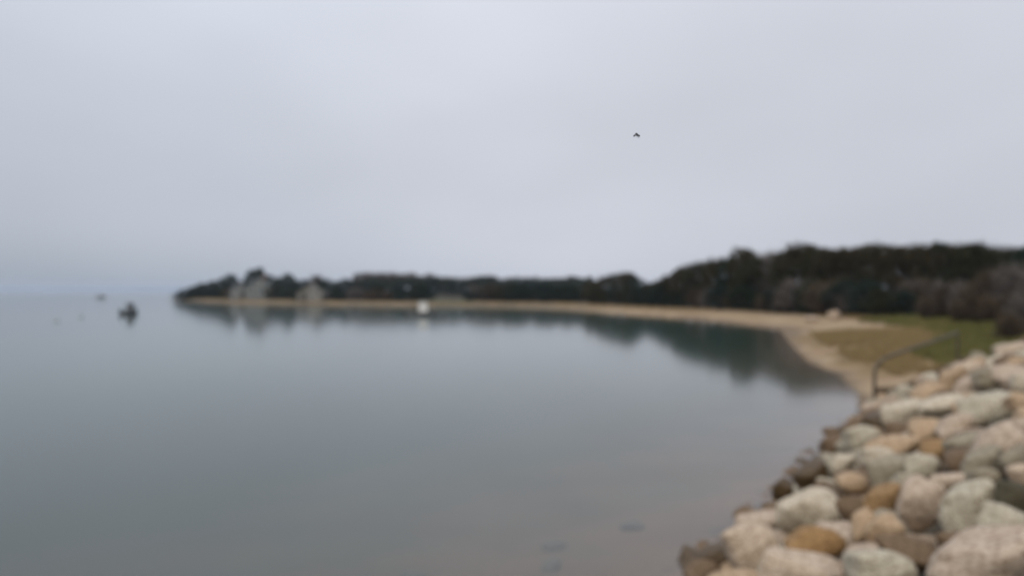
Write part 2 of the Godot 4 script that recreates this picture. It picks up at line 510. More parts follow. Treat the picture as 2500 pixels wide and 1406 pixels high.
func build_trees() -> void:
	var r := RandomNumberGenerator.new()
	r.seed = 77
	# along the far point and the woods at the head of the bay: [pixel column, row of its top, distance, kind, width]
	var back := [[436, 714, 238, "bush"], [452, 706, 236, "bush"], [472, 700, 234, "evergreen"], [494, 692, 232, "evergreen"], [518, 687, 230, "evergreen"], [541, 681, 228, "evergreen"], [562, 669, 226, "evergreen"], [588, 688, 232, "bare"], [612, 660, 228, "evergreen"], [634, 655, 230, "evergreen"], [656, 672, 226, "evergreen"], [680, 678, 224, "evergreen"], [700, 669, 222, "evergreen"], [722, 684, 218, "evergreen"], [745, 682, 216, "evergreen"], [772, 675, 214, "bare"], [796, 682, 214, "evergreen"], [820, 686, 212, "evergreen"], [844, 680, 212, "evergreen"]]
	for x in range(872, 1100, 22): back.append([x, 668 + 2.5 * sin(x * 0.7) + (0.00065 * (x - 960) * (x - 960) if x > 960 else 0.0), 262, "bare" if x % 44 == 36 or x < 990 and x > 890 else "evergreen"])
	back.append_array([[1106, 682, 240, "evergreen"], [1132, 679, 236, "bare"], [1158, 678, 236, "bare"], [1184, 676, 230, "evergreen"], [1208, 682, 230, "bare"], [1234, 691, 250, "evergreen"], [1258, 691, 250, "evergreen"], [1284, 683, 226, "evergreen"], [1308, 684, 226, "evergreen"], [1332, 684, 228, "evergreen"], [1356, 682, 226, "evergreen"], [1380, 681, 224, "evergreen"], [1402, 677, 222, "evergreen"], [1426, 688, 220, "evergreen"]])
	var n := 0
	for t in back:
		var at := seen(t[0], t[2])
		var tall: float = EYE + (HOR - t[1]) / F * t[2] - at.y
		var part_of := "the far point" if t[0] < 860 else "the far wood"
		var k := n if t[0] < 860 else n - 19
		var look: String = {"evergreen": "dark rounded evergreen tree", "bare": "greyish leafless tree", "bush": "low dark bush"}[t[3]]
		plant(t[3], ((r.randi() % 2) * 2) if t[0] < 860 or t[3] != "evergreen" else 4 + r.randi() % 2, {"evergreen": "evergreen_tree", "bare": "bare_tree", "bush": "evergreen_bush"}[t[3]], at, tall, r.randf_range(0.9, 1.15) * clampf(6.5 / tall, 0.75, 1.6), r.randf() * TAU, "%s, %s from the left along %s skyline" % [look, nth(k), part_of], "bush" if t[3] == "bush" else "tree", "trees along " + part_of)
		n += 1
	# scrub that fills the foot of those woods
	var low := 0
	for i in 50:
		var px := 470.0 + i * 19.8
		if px > 575 and px < 655 or px > 1058 and px < 1130: continue
		var d := 0.0
		for k in 60:
			d = 150.0 + k * 2.0
			var x := (px - 1250.0) / F * d
			if shore_dist(Vector2(x, -d)) > 8.5: break
		d += r.randf_range(0.0, 5.0)
		var at := seen(px, d)
		var bare := r.randf() < 0.25
		plant("thicket" if bare else "bush", r.randi() % 3, "bare_thicket" if bare else "evergreen_bush", at, r.randf_range(2.2, 3.8), r.randf_range(1.2, 1.6), r.randf() * TAU, ("greyish leafless thicket" if bare else "dark low bush") + ", %s from the left, at the foot of the far woods" % nth(low), "bush", "bare thickets under the far woods" if bare else "bushes under the far woods")
		low += 1
	# a lower row that closes the far wood under its crowns
	for i in 27:
		var px := 868.0 + i * 22.0
		var at := seen(px, r.randf_range(212.0, 218.0))
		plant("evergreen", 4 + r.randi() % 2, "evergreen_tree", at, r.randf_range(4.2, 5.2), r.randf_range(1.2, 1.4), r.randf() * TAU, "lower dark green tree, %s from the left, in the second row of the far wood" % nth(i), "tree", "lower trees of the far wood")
	# the near wood on the right
	var near := [[1452, 684, 128, "evergreen"], [1478, 674, 126, "evergreen"], [1506, 668, 124, "evergreen"], [1536, 664, 122, "evergreen"], [1556, 680, 120, "evergreen"], [1584, 692, 120, "bush"], [1612, 688, 112, "evergreen"], [1636, 672, 106, "evergreen"], [1664, 652, 100, "evergreen"], [1694, 644, 98, "evergreen"], [1726, 638, 96, "evergreen"], [1758, 630, 94, "evergreen"], [1786, 630, 92, "evergreen"], [1820, 606, 92, "evergreen"], [1846, 630, 92, "evergreen"], [1872, 626, 92, "bare"], [1900, 624, 90, "bare"], [1930, 612, 86, "evergreen"], [1962, 594, 84, "evergreen"], [2000, 606, 82, "evergreen"], [2036, 607, 80, "evergreen"], [2070, 604, 80, "evergreen"], [2106, 600, 78, "evergreen"], [2142, 597, 78, "evergreen"], [2180, 599, 76, "evergreen"], [2218, 597, 76, "evergreen"], [2256, 599, 74, "evergreen"], [2294, 596, 74, "evergreen"], [2332, 597, 73, "evergreen"], [2370, 594, 72, "evergreen"], [2402, 600, 72, "evergreen"], [2438, 612, 70, "evergreen"], [2474, 603, 70, "evergreen"], [2510, 606, 68, "evergreen"], [2550, 604, 68, "evergreen"]]
	n = 0
	for t in near:
		while shore_dist(Vector2((t[0] - 1250.0) / F * t[2], -t[2])) < 10.0: t[2] += 2.0
		var at := seen(t[0], t[2])
		var tall: float = EYE + (HOR - t[1]) / F * t[2] - at.y
		var look: String = {"evergreen": "very dark evergreen tree", "bare": "pale grey leafless tree", "bush": "low dark bush", "spire": "dark pointed tree"}[t[3]]
		plant(t[3], [0, 1, 3, 1, 3][r.randi() % 5] if t[3] != "bare" else 2, {"evergreen": "evergreen_tree", "bare": "bare_tree", "bush": "evergreen_bush", "spire": "pointed_tree"}[t[3]], at, tall, r.randf_range(0.95, 1.2) * clampf(5.2 / tall, 0.8, 1.5), r.randf() * TAU, "%s, %s from the left along the near wood's skyline" % [look, nth(n)], "bush" if t[3] == "bush" else "tree", "trees of the near wood on the right")
		n += 1
	for i in 40:
		var px := 1450.0 + i * 28.0
		var d := lerpf(112.0, 64.0, clampf((px - 1450.0) / 700.0, 0, 1)) + r.randf_range(-1.5, 3.0)
		while shore_dist(Vector2((px - 1250.0) / F * d, -d)) < 8.5: d += 2.0
		var at := seen(px, d)
		var bare := px > 1650 and fposmod(px * 0.013, 1.0) < 0.55
		plant("thicket" if bare else "bush", r.randi() % 3, "bare_thicket" if bare else "evergreen_bush", at, r.randf_range(2.0, 3.4), r.randf_range(1.0, 1.3), r.randf() * TAU, ("brownish leafless thicket" if bare else "dark bush") + ", %s from the left, fronting the near wood" % nth(i), "bush", "thickets before the near wood" if bare else "bushes before the near wood")
	# big bare shrubs on the bank at the right edge
	n = 0
	for t in [[2270, 58, 1.9], [2320, 55, 2.4], [2365, 52, 2.5], [2410, 50, 2.7], [2455, 48, 2.9], [2500, 46, 3.1], [2425, 43, 1.6], [2480, 39, 1.7], [2555, 42, 2.8], [2345, 47, 1.5], [2395, 45, 1.7], [2510, 35, 1.9], [2465, 34, 1.3]]:
		var at := seen(t[0], t[1])
		plant("thicket", n % 3, "bare_thicket", at, t[2], r.randf_range(0.85, 1.0), r.randf() * TAU, "large grey-brown leafless shrub on the green bank, %s from the left" % nth(n), "bush", "bare shrubs on the bank at right")
		n += 1

# ---------------------------------------------------------------- houses
func window(parent: Node, at: Vector3, w: float, h: float) -> void:
	var b := MB.new()
	for s in [-1, 1]:
		b.box(T(at + Vector3(s * (w * 0.5 + 0.05), 0, 0.03)), Vector3(0.1, h + 0.2, 0.08), 0.01)
		b.box(T(at + Vector3(0, s * (h * 0.5 + 0.05), 0.032)), Vector3(w, 0.1, 0.08), 0.01)
	b.box(T(at + Vector3(0, 0, 0.02)), Vector3(w, 0.05, 0.05), 0.0)
	var f := part("window", b.mesh(M.trim), parent)
	b = MB.new()
	b.box(T(at + Vector3(0, 0, 0.0)), Vector3(w, h, 0.03), 0.0)
	part("pane", b.mesh(M.pane), f)

func gable(parent: Node, at: Vector3, w: float, d: float, eave: float, peak: float, wall: Material, roof: Material) -> void:
	# gable end towards +z
	var b := MB.new()
	var x0 := at.x - w * 0.5
	var x1 := at.x + w * 0.5
	var z1 := at.z + d * 0.5
	var z0 := at.z - d * 0.5
	var y := at.y
	for z in [z0, z1]:
		var o := Vector3(0, 0, 1 if z == z1 else -1)
		b.quad(Vector3(x0, y - 0.6, z), Vector3(x1, y - 0.6, z), Vector3(x1, y + eave, z), Vector3(x0, y + eave, z), o)
		b.flat(Vector3(x0, y + eave, z), Vector3(x1, y + eave, z), Vector3(at.x, y + peak, z), o)
	b.quad(Vector3(x0, y - 0.6, z0), Vector3(x0, y - 0.6, z1), Vector3(x0, y + eave, z1), Vector3(x0, y + eave, z0), Vector3.LEFT)
	b.quad(Vector3(x1, y - 0.6, z0), Vector3(x1, y - 0.6, z1), Vector3(x1, y + eave, z1), Vector3(x1, y + eave, z0), Vector3.RIGHT)
	part("wall", b.mesh(wall), parent)
	b = MB.new()
	var rise := peak - eave
	var run := w * 0.5
	var l := sqrt(rise * rise + run * run) + 0.45
	var a := atan2(rise, run)
	for s in [-1.0, 1.0]:
		var c := Vector3(at.x + s * cos(a) * l * 0.5, y + peak - sin(a) * l * 0.5 + 0.12, at.z)
		b.box(T(c, Vector3(0, 0, -s * a)), Vector3(l, 0.16, d + 0.7), 0.03)
	part("roof", b.mesh(roof), parent)

func chimney(parent: Node, at: Vector3, h: float) -> void:
	var b := MB.new()
	b.box(T(at), Vector3(0.7, h, 0.6), 0.03)
	b.box(T(at + Vector3(0, h * 0.5 + 0.06, 0)), Vector3(0.85, 0.12, 0.75), 0.03)
	part("chimney", b.mesh(M.brick), parent)

func door(parent: Node, at: Vector3, w: float, h: float) -> void:
	var b := MB.new()
	b.box(T(at + Vector3(0, h * 0.5, 0.03)), Vector3(w, h, 0.08), 0.02)
	var o := part("door", b.mesh(M.door), parent)
	b = MB.new()
	b.ball(T(at + Vector3(w * 0.38, h * 0.45, 0.1)).scaled_local(Vector3.ONE * 0.05), 8, 6)
	part("handle", b.mesh(M.metal), o)

func build_houses() -> void:
	var at := seen(622, 206)
	var o := thing("shore_house", "grey shingled house among dark trees on the far point", "house", at, 0.25)
	gable(o, Vector3(1.2, 0, 0), 6.0, 8.0, 3.4, 5.6, M.shingle, M.roof)
	gable(o, Vector3(-3.8, 0, -0.6), 4.4, 5.5, 2.5, 4.0, M.shingle, M.roof)
	chimney(o, Vector3(2.2, 5.4, -1.5), 1.8)
	for x in [-0.3, 2.7]: window(o, Vector3(x, 1.7, 4.02), 0.9, 1.3)
	window(o, Vector3(1.2, 4.1, 4.02), 0.8, 1.0)
	window(o, Vector3(-4.6, 1.5, 2.17), 0.8, 1.1)
	door(o, Vector3(-3.0, 0.1, 2.17), 0.95, 2.0)
	at = seen(766, 183)
	o = thing("boathouse", "pale weathered boathouse with a dark doorway low on the far beach", "house", at, -0.2)
	gable(o, Vector3(0.4, -0.3, 0), 6.0, 6.5, 1.9, 3.6, M.shingle2, M.roof2)
	door(o, Vector3(-1.0, -0.2, 3.27), 1.6, 1.9)
	window(o, Vector3(1.6, 1.0, 3.27), 0.9, 0.9)
	at = seen(1432, 186)
	o = thing("garden_shed", "small pale shed at the foot of the trees beyond the curving beach", "shed", at, 0.5)
	gable(o, Vector3(0, 0, 0), 3.4, 4.0, 1.7, 2.9, M.shingle2, M.roof2)
	window(o, Vector3(0.7, 1.1, 2.02), 0.6, 0.7)
	door(o, Vector3(-0.7, 0, 2.02), 0.8, 1.7)

# ---------------------------------------------------------------- boats
func hull_mesh(l: float, w: float, h: float, m: Material) -> ArrayMesh:
	var b := MB.new()
	var rows := []
	var steps := 12
	for i in steps + 1:
		var t := float(i) / steps      # 0 stern, 1 bow
		var half := w * 0.5 * (0.86 + 0.14 * sin(t * PI * 0.7)) * sqrt(maxf(0.0, 1.0 - pow(t, 4.0)))
		var sheer := h * (0.82 + 0.35 * t * t)
		var keel := -0.22 + 0.3 * pow(t, 5.0)
		var x := -l * 0.5 + l * t
		var row := []
		for k in 9:
			var u := -1.0 + k / 4.0
			var a := absf(u)
			row.append(Vector3(x + 0.15 * l * 0.1 * t * (1.0 - a), lerpf(keel, sheer, pow(a, 2.2)), signf(u) * half * pow(a, 0.55)))
		rows.append(row)
	for i in steps:
		for k in 8:
			b.quad(rows[i][k], rows[i + 1][k], rows[i + 1][k + 1], rows[i][k + 1], Vector3(0, -0.6, -1 if k < 4 else 1))
	for k in 8: b.flat(Vector3(-l * 0.5, h * 0.4, 0), rows[0][k], rows[0][k + 1], Vector3.LEFT)
	return b.mesh(m)

func boat(called: String, label: String, category: String, at: Vector3, turn: float, l: float, w: float, h: float, hullm: Material, topm: Material, cab_h: float, cab_l: float) -> void:
	var o := thing(called, label, category, at, turn)
	part("hull", hull_mesh(l, w, h, hullm), o)
	var b := MB.new()
	b.box(T(Vector3(-0.02 * l, h * 0.62, 0)), Vector3(l * 0.86, 0.05, w * 0.72), 0.01)
	part("deck", b.mesh(M.hullgrey), o)
	b = MB.new()
	b.box(T(Vector3(0.04 * l, h * 0.65 + cab_h * 0.42, 0)), Vector3(l * cab_l, cab_h * 0.84, w * 0.6), 0.1)
	b.box(T(Vector3(0.03 * l, h * 0.65 + cab_h * 0.89, 0)), Vector3(l * cab_l * 1.15, 0.1, w * 0.68), 0.04)
	part("cabin", b.mesh(topm), o)
	b = MB.new()
	b.box(T(Vector3(0.04 * l + l * (cab_l * 0.5 + 0.001), h * 0.65 + cab_h * 0.6, 0)), Vector3(0.03, cab_h * 0.3, w * 0.45), 0.0)
	part("windscreen", b.mesh(M.pane), o)
	b = MB.new()
	b.box(T(Vector3(-l * 0.5 - 0.16, h * 0.95, 0)), Vector3(0.32, 0.45, 0.28), 0.07)
	b.box(T(Vector3(-l * 0.5 - 0.14, h * 0.3, 0)), Vector3(0.14, h * 1.1, 0.1), 0.02)
	part("outboard_motor", b.mesh(M.black), o)
	b = MB.new()
	for s in [-1.0, 1.0]:
		b.tube(PackedVector3Array([Vector3(l * 0.2, h * 0.9, s * w * 0.4), Vector3(l * 0.22, h * 1.25, s * w * 0.36), Vector3(l * 0.46, h * 1.45, s * w * 0.06), Vector3(l * 0.47, h * 1.1, s * w * 0.05)]), PackedFloat32Array([0.02, 0.02, 0.02, 0.02]), 6)
	part("bow_rail", b.mesh(M.metal), o)

func on_water(px: float, py: float) -> Vector3:
	var d := EYE * F / (py - HOR)
	return Vector3((px - 1250.0) / F * d, 0, -d)

func build_boats() -> void:
	boat("motor_boat", "grey moored boat with a bright white cabin in front of the far woods", "boat", on_water(1030, 771), 0.15, 3.8, 1.6, 0.5, M.hullgrey, M.hullwhite, 1.45, 0.28)
	boat("dark_boat", "dark moored boat seen end on, out on the open water at left", "boat", on_water(315, 767), 1.25, 2.6, 1.2, 0.55, M.hulldark, M.hulldark, 1.15, 0.3)
	boat("distant_boat", "faint low boat on the horizon left of the far point", "boat", on_water(245, 727), 0.1, 4.2, 1.6, 0.55, M.hullpale, M.hullpale, 0.9, 0.3)
	var k := 0
	for q in [[136, 783], [196, 774]]:
		var at := on_water(q[0], q[1])
		var o := thing("mooring_buoy", ["faint grey mooring buoy, the left one of two by the left edge", "faint grey mooring buoy, the right one of two, below the distant boat"][k], "buoy", at, 0.0, "mooring buoys on the open water")
		var b := MB.new()
		b.ball(T(Vector3(0, 0.1, 0)).scaled_local(Vector3(0.24, 0.22, 0.24)), 14, 10)
		part("float", b.mesh(M.buoy), o)
		b = MB.new()
		b.tube(PackedVector3Array([Vector3(0, 0.3, 0), Vector3(0, 0.42, 0), Vector3(0.05, 0.47, 0), Vector3(0.09, 0.42, 0)]), PackedFloat32Array([0.02, 0.02, 0.02, 0.02]), 6)
		part("ring", b.mesh(M.metal), o)
		k += 1

# ---------------------------------------------------------------- stones
var stone_mesh := []
func make_stones() -> void:
	for sd in 12:
		var r := RandomNumberGenerator.new()
		r.seed = 900 + sd
		var planes := []
		for i in 13:
			var d := Vector3(r.randfn(), r.randfn(), r.randfn()).normalized()
			planes.append([d, r.randf_range(0.72, 1.0)])
		for d in [Vector3.UP, Vector3.DOWN, Vector3.LEFT, Vector3.RIGHT, Vector3.BACK, Vector3.FORWARD]:
			planes.append([(d + Vector3(r.randfn(), r.randfn(), r.randfn()) * 0.18).normalized(), r.randf_range(0.85, 1.0)])
		var nz := FastNoiseLite.new()
		nz.seed = sd
		nz.frequency = 0.9
		nz.fractal_octaves = 4
		var N := 11
		var pos := PackedVector3Array()
		var tris := []
		for f in 6:
			var base := pos.size()
			var ax := f % 3
			var sg := 1.0 if f < 3 else -1.0
			for j in N + 1:
				for i in N + 1:
					var p := Vector3.ZERO
					p[ax] = sg
					p[(ax + 1) % 3] = tan((2.0 * i / N - 1.0) * PI / 4.0)
					p[(ax + 2) % 3] = tan((2.0 * j / N - 1.0) * PI / 4.0)
					var v := p.normalized()
					var acc := 0.0
					for q in planes:
						var c: float = v.dot(q[0])
						if c > 0.05: acc += pow(c / float(q[1]), 14.0)
					var rad := pow(acc, -1.0 / 14.0)
					rad *= 1.0 + 0.13 * nz.get_noise_3dv(v * 1.1)
					pos.append(v * rad)
			for j in N:
				for i in N:
					var k := base + j * (N + 1) + i
					tris.append([k, k + 1, k + N + 2]); tris.append([k, k + N + 2, k + N + 1])
		# normals shared where the six faces meet
		var sum := {}
		for t in tris:
			var a := pos[t[0]]
			var k := (pos[t[1]] - a).cross(pos[t[2]] - a)
			if k.dot(a) < 0: k = -k
			for i in t:
				var key := Vector3i((pos[i] * 2000.0).round())
				sum[key] = sum.get(key, Vector3.ZERO) + k
		var b := MB.new()
		for t in tris:
			var nn := []
			for i in t: nn.append(sum[Vector3i((pos[i] * 2000.0).round())].normalized())
			b.tri(pos[t[0]], pos[t[1]], pos[t[2]], nn[0], nn[1], nn[2])
		stone_mesh.append(b.mesh(null))

func stone(called: String, label: String, group: String, at: Vector3, size: Vector3, turn: Vector3, variant: int, m: Material, category := "boulder") -> MeshInstance3D:
	var o := part(called, stone_mesh[variant % stone_mesh.size()], self, at)
	o.basis = Basis.from_euler(turn) * Basis.from_scale(size * 0.5)
	o.set_surface_override_material(0, m)
	tag(o, label, category, group)
	return o

func slope_hit(px: float, py: float, lift: float) -> float:
	# distance along the ray through that pixel to the stone slope raised by lift
	var dx := (px - 1250.0) / F
	var dy := (HOR - py) / F
	var best := 0.0
	for i in 2000:
		var t := 2.5 + i * 0.015
		var p := Vector2(dx * t, -t)
		var rc := rev_coords(p)
		var h := clampf(rc.y * REV_RISE, 0.0, REV_TOP)
		if rc.x > REV_END + 0.3: h = 0.3
		if EYE + dy * t <= h + lift: return t
		best = t
	return best

func build_stones() -> void:
	make_stones()
	var r := RandomNumberGenerator.new()
	r.seed = 4242
	var rows := [
		[1990, 1245, 168, 112, -4, "white", "big pale boulder resting on the orange-brown boulder near the water"],
		[1990, 1320, 150, 88, 0, "orange", "orange-brown boulder under a big pale one near the water"],
		[2255, 1217, 128, 116, 38, "pink", "pale pinkish oblong boulder leaning to the right, mid slope"],
		[2360, 1232, 150, 130, 15, "greygreen", "large pale grey-green boulder right of the leaning pinkish one"],
		[2455, 1270, 112, 95, -8, "greygreen", "rounded grey-green boulder against the right edge, above the tan foreground boulder"],
		[2392, 1355, 285, 145, 14, "pink", "largest rough pinkish boulder in the bottom right corner"],
		[2165, 1288, 92, 82, 10, "tan", "small rounded pinkish-tan boulder right of the orange one"],
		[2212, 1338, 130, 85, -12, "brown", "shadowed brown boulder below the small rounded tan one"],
		[2152, 1216, 108, 76, 18, "ochre", "ochre boulder left of the leaning pinkish one"],
		[2112, 1268, 66, 96, 4, "tan", "narrow upright tan stone between the orange and rounded tan boulders"],
		[1970, 1382, 205, 90, -6, "pale", "wide cream boulder at the bottom edge below the orange one"],
		[2150, 1385, 182, 100, 8, "greygreen", "pale grey boulder at the bottom edge left of the largest one"],
		[1838, 1332, 152, 118, 28, "pale", "cream rounded boulder near the water, left of the orange one"],
		[1862, 1266, 126, 52, 10, "pink", "flat pale slab above the cream rounded boulder by the water"],
		[1715, 1388, 92, 62, 0, "brown", "brown wet stone at the lowest corner of the slope by the water"],
		[1752, 1344, 92, 50, 20, "dark", "dark wet stone at the water just above the lowest brown one"],
		[1978, 1156, 95, 74, 25, "dark", "dark brown wet boulder at the water above the big pale one"],
		[1912, 1190, 50, 58, 0, "dark", "small blackish stone jutting into the water beside the big pale one"],
		[2082, 1172, 82, 52, -22, "tan", "small peach stone above the gap right of the big pale boulder"],
		[2055, 1124, 58, 40, 0, "white", "small bright white stone uphill of the dark wet boulder"],
		[2187, 1142, 118, 84, 16, "grey", "grey rounded boulder in the middle of the slope"],
		[2140, 1112, 84, 44, 12, "white", "flat white stone above the grey rounded boulder"],
		[2105, 1068, 84, 54, 20, "greygreen", "pale greenish stone near the water, half way along the slope"],
		[2182, 1084, 118, 50, 14, "tan", "long sandy stone above the flat white one"],
		[2210, 1168, 50, 38, 0, "greygreen", "small pale stone tucked under the grey rounded boulder"],
		[2272, 1042, 98, 50, 12, "tan", "yellowish stone in the upper middle of the slope"],
		[2332, 1032, 86, 44, 22, "pink", "pinkish stone right of the yellowish one"],
		[2215, 1000, 98, 54, 18, "white", "pale whitish stone near the sandy corner of the slope"],
		[2312, 984, 100, 48, 14, "white", "whitish stone uphill of the sandy corner"],
		[2415, 986, 120, 56, 20, "greygreen", "pale long stone above the dark mossy hollow"],
		[2452, 1082, 128, 100, 40, "pink", "long pinkish boulder slanting up to the right edge"],
		[2255, 1128, 80, 54, 8, "greygreen", "pale stone between the grey rounded boulder and the slanting one"],
		[2392, 1122, 110, 66, 24, "grey", "dull grey-pink boulder under the slanting pinkish one"],
		[2325, 1164, 92, 38, 10, "pale", "thin pale slab above the large grey-green boulder"],
		[2478, 1202, 82, 74, 0, "moss", "dark green-grey mossy boulder at the right edge"],
		[2405, 1160, 82, 50, 18, "grey", "greenish grey stone below the dull grey-pink boulder"],
		[2485, 1142, 56, 44, 10, "pale", "small pale stone at the right edge above the mossy one"],
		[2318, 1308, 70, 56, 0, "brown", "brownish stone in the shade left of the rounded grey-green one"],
		[2440, 878, 52, 28, 10, "white", "whitish stone near the top of the slope"],
		[2475, 850, 66, 30, 18, "pale", "topmost pale stone of the slope at the right edge"],
		[2322, 926, 68, 48, 24, "tan", "tan stone behind the timber edging at the top of the slope"],
		[2462, 906, 78, 40, 15, "pink", "pinkish stone below the topmost ones"],
		[2265, 954, 76, 38, 20, "tan", "sandy stone next to the timber edging"],
		[2495, 932, 48, 36, 0, "white", "brightest white stone at the right edge"],
		[2188, 1002, 66, 40, 14, "grey", "grey stone beside the sandy corner"],
		[2362, 898, 66, 36, 18, "pale", "pale stone along the timber edging, upper end"],
		[2362, 938, 70, 36, 22, "pink", "pale pinkish stone mid way up the far part of the slope"],
		[2418, 924, 72, 38, 8, "grey", "grey stone under the upper whitish one"],
		[2488, 976, 56, 38, 30, "tan", "tan stone at the right edge below the brightest one"],
		[2085, 1038, 66, 36, 28, "brown", "brown stone at the water below the sandy corner"],
		[2147, 1021, 76, 34, 8, "dark", "dark flat stone at the sandy corner of the slope"],
		[2035, 1086, 56, 40, 30, "brown", "brown wet stone at the water, above the dark brown boulder"],
		[2442, 1036, 60, 40, 25, "moss", "dark mossy stone deep in the hollow of the slope"],
		[2290, 1090, 80, 48, 20, "ochre", "ochre-brown stone right of the long sandy one"],
		[2350, 1078, 84, 50, 16, "grey", "grey stone left of the slanting pinkish boulder"],
		[2075, 1235, 60, 70, 0, "brown", "brown stone in the gap right of the big pale boulder"],
	]
	var kept := []
	var cut := RegEx.create_from_string("^(.*?)(,| at | by | in | near| right| left| above| below| under| resting| beside| against| between| uphill| tucked| behind| mid| along| leaning| slanting| half| next| deep| jutting| of )")
	var wets := 0
	for q in rows:
		var t := slope_hit(q[0], q[1], 0.16)
		var at := Vector3((q[0] - 1250.0) / F * t, EYE + (HOR - q[1]) / F * t, -t)
		var grow := 1.15 if q[1] < 1120 else 1.0
		var w: float = q[2] / F * t * grow
		var h: float = q[3] / F * t * grow
		var dep := w * r.randf_range(0.75, 0.95)
		var size := Vector3(w * 1.06, clampf(h * 1.08, 0.42 * w, 1.2 * w), dep)
		at += Vector3(at.x, (at.y - EYE), at.z).normalized() * dep * 0.18 - Vector3(0, 0.03, 0)
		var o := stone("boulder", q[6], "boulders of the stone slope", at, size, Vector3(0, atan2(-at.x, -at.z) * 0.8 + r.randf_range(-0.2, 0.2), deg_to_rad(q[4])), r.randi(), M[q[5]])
		var found := cut.search(q[6])
		kept.append([at, maxf(w, dep) * 0.5, q[6] if q[6].split(" ").size() <= 9 else found.get_string(1) if found else q[6], q[0], q[1]])
	# the stones between and under them
	var t := -3.0
	while t < REV_END + 0.5:
		var u := -0.05
		while u < 4.6:
			var p := TOE + ALONG * (t + r.randf_range(-0.15, 0.15)) + INLAND * (u + r.randf_range(-0.12, 0.12))
			var sz := r.randf_range(0.42, 0.72)
			if u < 0.3: sz *= 0.72
			var y := clampf(u * REV_RISE, -0.05, REV_TOP) + r.randf_range(-0.14, -0.03)
			var at := Vector3(p.x, y, p.y)
			var px := 1250.0 + at.x / -at.z * F
			var py := HOR + (EYE - at.y) / -at.z * F
			var ok: bool = at.z < -2.5 and px < 2640 and py < 1520
			for k in kept:
				var gap: float = at.distance_to(k[0])
				if gap < k[1] + 0.04: ok = false
				elif gap < k[1] + sz * 0.45: at.y -= 0.07
			if ok:
				var wet := u < 0.3
				var pick: String = (["dark", "brown", "brown"] if wet else ["grey", "brown", "brown", "greygreen", "tan", "grey", "pink"])[r.randi() % (3 if wet else 7)]
				var kind: String = {"dark": "dark", "brown": "brown", "grey": "grey", "pale": "cream", "greygreen": "pale greenish", "tan": "tan", "pink": "pinkish"}[pick]
				var label := ""
				if wet:
					label = "%s wet stone at the waterline, %s along it from the bottom corner" % [kind, nth(wets)]
					wets += 1
				else:
					var near := []
					for q in kept:
						if near.is_empty() or at.distance_to(q[0]) < at.distance_to(near[0]): near = q
					var side := ("left of" if px < near[3] else "right of") if absf(px - near[3]) > 1.3 * absf(py - near[4]) else ("above" if py < near[4] else "below")
					label = "%s stone wedged %s the %s" % [kind, side, near[2]]
				stone("boulder", label, "wet stones along the waterline" if wet else "small stones between the boulders", at, Vector3(sz, sz * r.randf_range(0.55, 0.8), sz * r.randf_range(0.7, 1.0)), Vector3(r.randf_range(-0.3, 0.3), r.randf() * TAU, r.randf_range(-0.3, 0.3)), r.randi(), M[pick])
			u += 0.54
		t += 0.56
	# stones lying under water, and the pale rocks at the top of the beach
	var k := 0
	for q in [[1545, 1262, 60, 22, "dark blue-grey stone under the shallow water, nearest the slope"], [1345, 1352, 60, 40, "dim dark stone under water near the bottom edge, right one"], [1005, 1352, 80, 36, "dim dark stone under water near the bottom edge, left one"], [1350, 1298, 66, 30, "faint stone under water between the other sunken ones"], [1165, 1390, 70, 30, "faint sunken stone at the bottom edge of the water"]]:
		var d: float = EYE * F / (q[1] - HOR)
		var at := Vector3((q[0] - 1250.0) / F * d, 0, -d)
		at.y = land_at(at.x, at.z) + 0.03
		var w: float = q[2] / F * d
		stone("sunken_stone", q[4], "stones under the water", at, Vector3(w, 0.16, w * 0.7), Vector3(0, k * 1.3, 0), k, M.weed, "stone")
		k += 1
	k = 0
	for q in [[1985, 66.0, 1.3, 0.55, "smaller of two pale rocks at the top of the far beach"], [2040, 66.0, 1.35, 0.85, "larger, taller of two pale rocks at the top of the far beach"]]:
		var at := seen(q[0], q[1])
		stone("pale_rock", q[4], "pale rocks at the top of the beach", at + Vector3(0, q[3] * 0.35, 0), Vector3(q[2], q[3], 0.9), Vector3(0, 0.4 * k, 0), 3 + k, M.pink, "rock")
		k += 1

